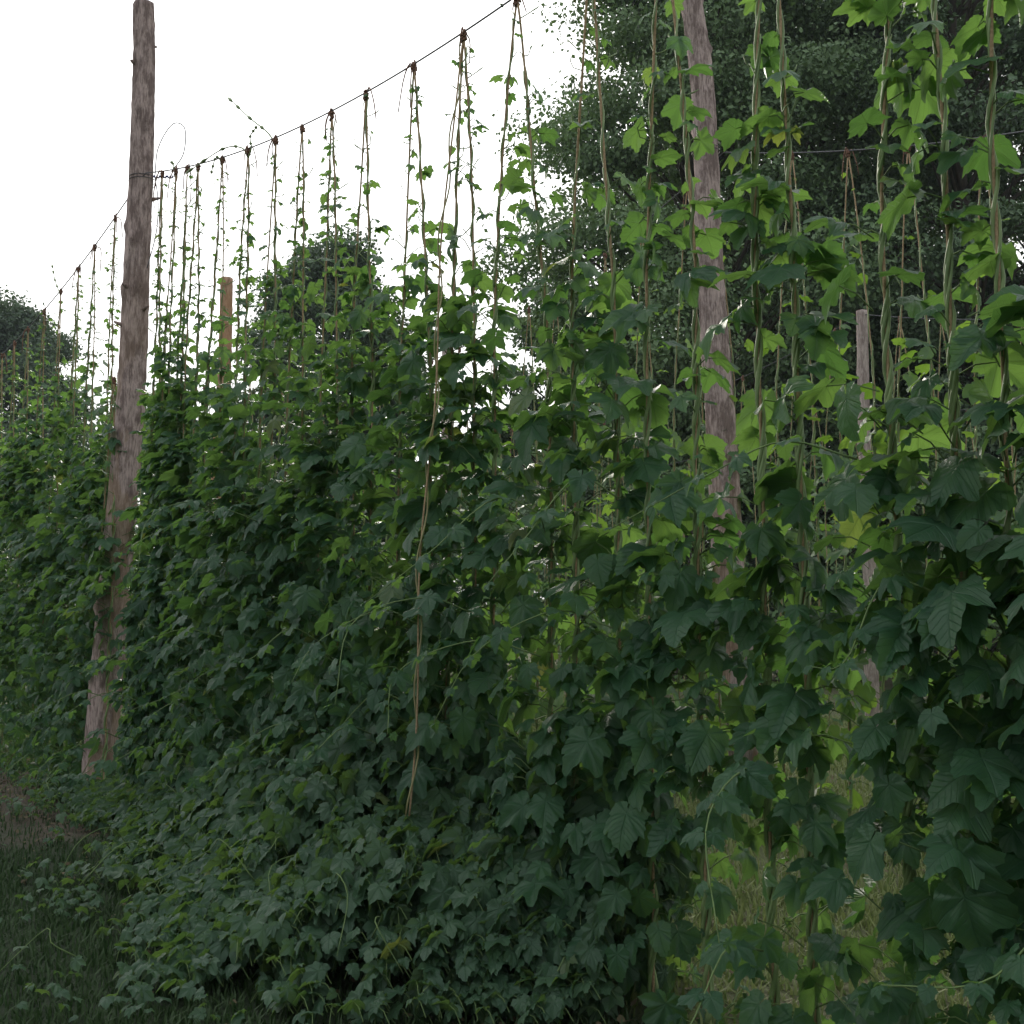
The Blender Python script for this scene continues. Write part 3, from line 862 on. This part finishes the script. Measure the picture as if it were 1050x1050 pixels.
# ------------------------------------------------------------------ trees
def make_tree(name, label, x, Y, H, cz0, rad, mat, seed, nclump, per, leaf, shape='round', trunk_r=.22, group=None, droop=0.0, aspect=1.0, cat='tree', flat=.50, even=.35):
    g = np.random.default_rng(seed)
    bx = (x - 525) / FPX * Y
    root = empty(name, (bx, Y, 0))
    tr = MB()
    tp = curve_pts([[0, 0, -.2], [g.normal(0, .1), g.normal(0, .1), H * .3], [g.normal(0, .25), g.normal(0, .25), H * .62], [g.normal(0, .3), g.normal(0, .3), H * .93]], 24)
    tube(tr, tp, np.interp(np.linspace(0, 1, 24), [0, .06, 1], [trunk_r * 1.5, trunk_r, trunk_r * .12]), 10)
    Pl, Cl = [], []
    for j in range(nclump):
        f = (j + g.random()) / nclump
        z = cz0 + (H - cz0) * f
        if shape == 'round': env = math.sqrt(max(.03, 1 - (2 * f - .85) ** 2 / 1.35))
        elif shape == 'peak': env = min(1, .5 + f * 1.6) * (1 - max(0, f - .35) / .65 * .62)
        elif shape == 'cone': env = (1 - f) ** .75 * min(1, .45 + f * 3)
        else: env = min(1, .35 + f * 2) * (1 - f ** 4) ** .5
        a = j * 2.39996 + g.normal(0, .4)
        rr = rad * env * g.uniform(even, 1.0) ** .6
        c = np.array([rr * math.cos(a), rr * math.sin(a) * aspect, z + g.normal(0, .3)])
        i = int(np.clip((z - rr * .55) / H * 24, 2, 22))
        s = tp[i]
        tube(tr, curve_pts([s, s * .5 + c * .5 + [0, 0, .05 * rr], c], 9), np.linspace(trunk_r * .32 * (1 - .6 * f), .012, 9), 5)
        cr = g.uniform(.55, 1.3) * rad * .25
        k = int(per * 2.3 * g.uniform(.5, 1.35) * min(1.3, (cr / (rad * .2)) ** 2))
        d = unit(g.normal(0, 1, (k, 3))) * (g.random(k) ** .45)[:, None]
        q = c + d * cr * np.array([1.2, 1.2, flat])
        q[:, 2] -= droop * cr * g.random(k) * 1.8
        # thin twigs break the clump's outline
        tw = int(k * .22)
        q[:tw] = c + d[:tw] * cr * g.uniform(1.0, 1.7, (tw, 1)) * np.array([1.15, 1.15, .45])
        Pl.append(q); Cl.append(q - c)
    P = np.concatenate(Pl); k = len(P)
    T = unit(g.normal(0, 1, (k, 3)) + np.array([0, 0, -.5 - droop])); Nn = unit(g.normal(0, .45, (k, 3)) + np.array([0, 0, .45]) + .9 * unit(np.concatenate(Cl)))
    Nn = unit(Nn - T * (Nn * T).sum(1, keepdims=True)); B = np.cross(T, Nn)
    s = (leaf * .62 * g.uniform(.6, 1.4, k))[:, None]
    wd = .36 if not droop else .2
    V = np.stack([P, P + T * s * .45 + B * s * wd + Nn * s * .08, P + T * s, P + T * s * .5 - B * s * wd + Nn * s * .08], 1).reshape(-1, 3)
    cm = MB(); cm.add(V, np.arange(k)[:, None] * 4 + np.arange(4))
    tr.build('trunk', M['trunk'], root)
    cm.build('crown', mat, root, smooth=False)
    tag(root, label, cat, group)
    return root


G = 'trees of the wood beyond the rows'
make_tree('broadleaf_tree', 'tall dark spreading tree at the left end of the wood, outlined on white sky', 738, 24, 18.5, 3.6, 4.4, M['tree_a'], 21, 135, 560, .17, 'peak', .26, G)
make_tree('broadleaf_tree', 'small lower tree left of the tall dark tree, its flank against the sky', 590, 27, 9.6, 2.4, 2.3, M['tree_c'], 22, 45, 420, .17, 'round', .16, G)
make_tree('willow_tree', 'lighter green willow like tree just right of the grey pole', 835, 27, 19.5, 3.5, 3.6, M['tree_b'], 23, 110, 620, .17, 'round', .26, G, .8)
make_tree('broadleaf_tree', 'dark tall tree filling the upper right corner behind the bines', 1010, 23, 19.5, 4.0, 3.4, M['tree_c'], 24, 110, 560, .17, 'oval', .28, G)
make_tree('broadleaf_tree', 'dark tree of the wood between the willow and the upper right corner', 925, 31, 21, 3.6, 4.0, M['tree_a'], 25, 110, 560, .19, 'oval', .28, G)
make_tree('broadleaf_tree', 'tree of the wood standing behind the tall dark tree and the grey pole', 760, 34, 20, 4.0, 4.4, M['tree_c'], 26, 100, 520, .20, 'round', .26, G)
make_tree('broadleaf_tree', 'pale tree of the wood at the right picture edge', 1120, 28, 20, 3.0, 4.2, M['tree_b'], 29, 100, 560, .18, 'oval', .26, G)
make_tree('broadleaf_tree', 'rounded mid distance tree right of the orange stub pole, standing alone', 334, 36, 13.4, 3.0, 3.0, M['tree_d'], 27, 130, 520, .19, 'round', .24, flat=.8, even=.2)
make_tree('broadleaf_tree', 'rounded tree at the far left picture edge behind the golden strings', -8, 46, 14.2, 3.0, 3.7, M['tree_d'], 28, 140, 520, .22, 'round', .26, flat=.8, even=.2)
# undergrowth along the wood's edge
ug = [(620, 25, 4.4, 'dark shrub under the small lower tree'), (695, 22, 4.8, 'dark shrub at the foot of the tall dark tree'), (770, 24, 5.2, 'shrub at the wood edge directly behind the grey pole'),
      (850, 22, 4.6, 'shrub at the wood edge behind the slim pale pole'), (925, 25, 5.6, 'shrub at the wood edge between the slim pale pole and right picture edge'), (1010, 21, 4.6, 'shrub at the wood edge by the right picture edge'), (1090, 22, 4.6, 'shrub at the wood edge cut by the right picture edge')]
for i, (x, Y, h, lab) in enumerate(ug):
    make_tree('shrub', lab, x, Y, h, .3, 2.3, (M['tree_c'], M['tree_a'])[i % 2], 60 + i, 40, 330, .15, 'round', .06, 'shrubs along the wood edge', cat='shrub')
# a far wood that reads as one mass
g = np.random.default_rng(9)
k = 90000
x = g.uniform(-75, 110, k); yy = g.uniform(62, 78, k)
top = 12.0 + 1.6 * np.sin(x * .21) + 1.2 * np.sin(x * .53 + 1) + .8 * np.sin(x * 1.3)
z = top * g.random(k) ** .7
P = np.stack([x, yy, z], 1)
T = unit(g.normal(0, 1, (k, 3))); Nn = unit(np.cross(T, g.normal(0, 1, (k, 3)))); B = np.cross(T, Nn)
s = g.uniform(.4, .9, k)[:, None]
V = np.stack([P, P + T * s * .5 + B * s * .35, P + T * s, P + T * s * .5 - B * s * .35], 1).reshape(-1, 3)
cm = MB(); cm.add(V, np.arange(k)[:, None] * 4 + np.arange(4))
tag(cm.build('far_wood', M['tree_a'], None, False), 'low far wood glimpsed through the vines', 'woodland', None, 'stuff')

# ------------------------------------------------------------------ light
SUN_EL, SUN_AZ = R(24), R(-14)       # azimuth measured from straight ahead, clockwise
w = bpy.data.worlds.new('World'); sc.world = w; w.use_nodes = True
nt = w.node_tree; nt.nodes.clear()
sky = nt.nodes.new('ShaderNodeTexSky'); sky.sky_type = 'NISHITA'; sky.sun_disc = False
sky.sun_elevation = SUN_EL; sky.sun_rotation = SUN_AZ
sky.air_density = 1.6; sky.dust_density = 6.0; sky.ozone_density = 1.0
hs = nt.nodes.new('ShaderNodeHueSaturation'); hs.inputs['Saturation'].default_value = .36
bg = nt.nodes.new('ShaderNodeBackground'); bg.inputs['Strength'].default_value = .14
wo = nt.nodes.new('ShaderNodeOutputWorld')
# an even veil of high cloud: bright parts level off, like thin overcast
sep = nt.nodes.new('ShaderNodeSeparateColor'); cmb = nt.nodes.new('ShaderNodeCombineColor')
nt.links.new(sky.outputs[0], hs.inputs['Color']); nt.links.new(hs.outputs[0], sep.inputs[0])
for i in range(3):
    cc = mathn(nt, 'MULTIPLY', sep.outputs[i], .14)
    nt.links.new(mathn(nt, 'MULTIPLY', mathn(nt, 'DIVIDE', cc, mathn(nt, 'ADD', cc, .42)), 4.9), cmb.inputs[i])
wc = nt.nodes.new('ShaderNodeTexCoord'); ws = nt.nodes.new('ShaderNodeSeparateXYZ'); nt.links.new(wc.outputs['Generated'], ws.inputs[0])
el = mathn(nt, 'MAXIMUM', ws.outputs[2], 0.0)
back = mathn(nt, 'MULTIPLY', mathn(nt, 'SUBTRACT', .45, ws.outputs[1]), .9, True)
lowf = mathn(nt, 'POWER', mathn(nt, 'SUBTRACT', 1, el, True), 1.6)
dim = mathn(nt, 'SUBTRACT', 1, mathn(nt, 'MULTIPLY', mathn(nt, 'MULTIPLY', back, lowf), .72))  # unseen low sky behind the camera, dimmed to shape the light on the leaves
over = mathn(nt, 'ADD', 1, mathn(nt, 'MULTIPLY', el, .75))  # sky boosted overhead so leaf tops outshine upright faces
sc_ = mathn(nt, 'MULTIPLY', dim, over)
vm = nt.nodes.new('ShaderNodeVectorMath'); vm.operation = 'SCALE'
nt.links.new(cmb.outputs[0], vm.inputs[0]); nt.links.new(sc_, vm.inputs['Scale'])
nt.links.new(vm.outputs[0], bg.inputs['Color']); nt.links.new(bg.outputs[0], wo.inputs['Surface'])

sd = bpy.data.lights.new('sun', 'SUN'); so = bpy.data.objects.new('sun', sd); COL.objects.link(so)
sd.energy = 1.0; sd.angle = R(16); sd.color = (1, .93, .82)
dirv = np.array([math.sin(SUN_AZ) * math.cos(SUN_EL), math.cos(SUN_AZ) * math.cos(SUN_EL), math.sin(SUN_EL)])
import mathutils
so.rotation_euler = mathutils.Vector(dirv).to_track_quat('Z', 'Y').to_euler()
so.location = tuple(dirv * 60)

sc.view_settings.view_transform = 'Standard'
sc.view_settings.look = 'None'
sc.view_settings.exposure = 1.42
sc.view_settings.gamma = 1.0
sc.render.engine = 'CYCLES'
sc.cycles.max_bounces = 10
sc.cycles.transmission_bounces = 6
sc.cycles.use_denoising = True

# ------------------------------------------------------------------ the faintly hazy evening air
hb = MB()
x0, x1, y0, y1, z0, z1 = -1000, 1000, -960, 1000, -2.0, 40.0
hb.add([(x0, y0, z0), (x1, y0, z0), (x1, y1, z0), (x0, y1, z0), (x0, y0, z1), (x1, y0, z1), (x1, y1, z1), (x0, y1, z1)],
       [(3, 2, 1, 0), (4, 5, 6, 7), (0, 1, 5, 4), (1, 2, 6, 5), (2, 3, 7, 6), (3, 0, 4, 7)])
m, nt, ns, ln = new_mat('hazy_air')
v = ns.new('ShaderNodeVolumePrincipled'); v.inputs['Color'].default_value = (.82, .91, 1, 1); v.inputs['Density'].default_value = .0006
ln.new(v.outputs[0], ns.new('ShaderNodeOutputMaterial').inputs['Volume'])
tag(hb.build('haze', m, None, False), None, None, None, 'stuff')
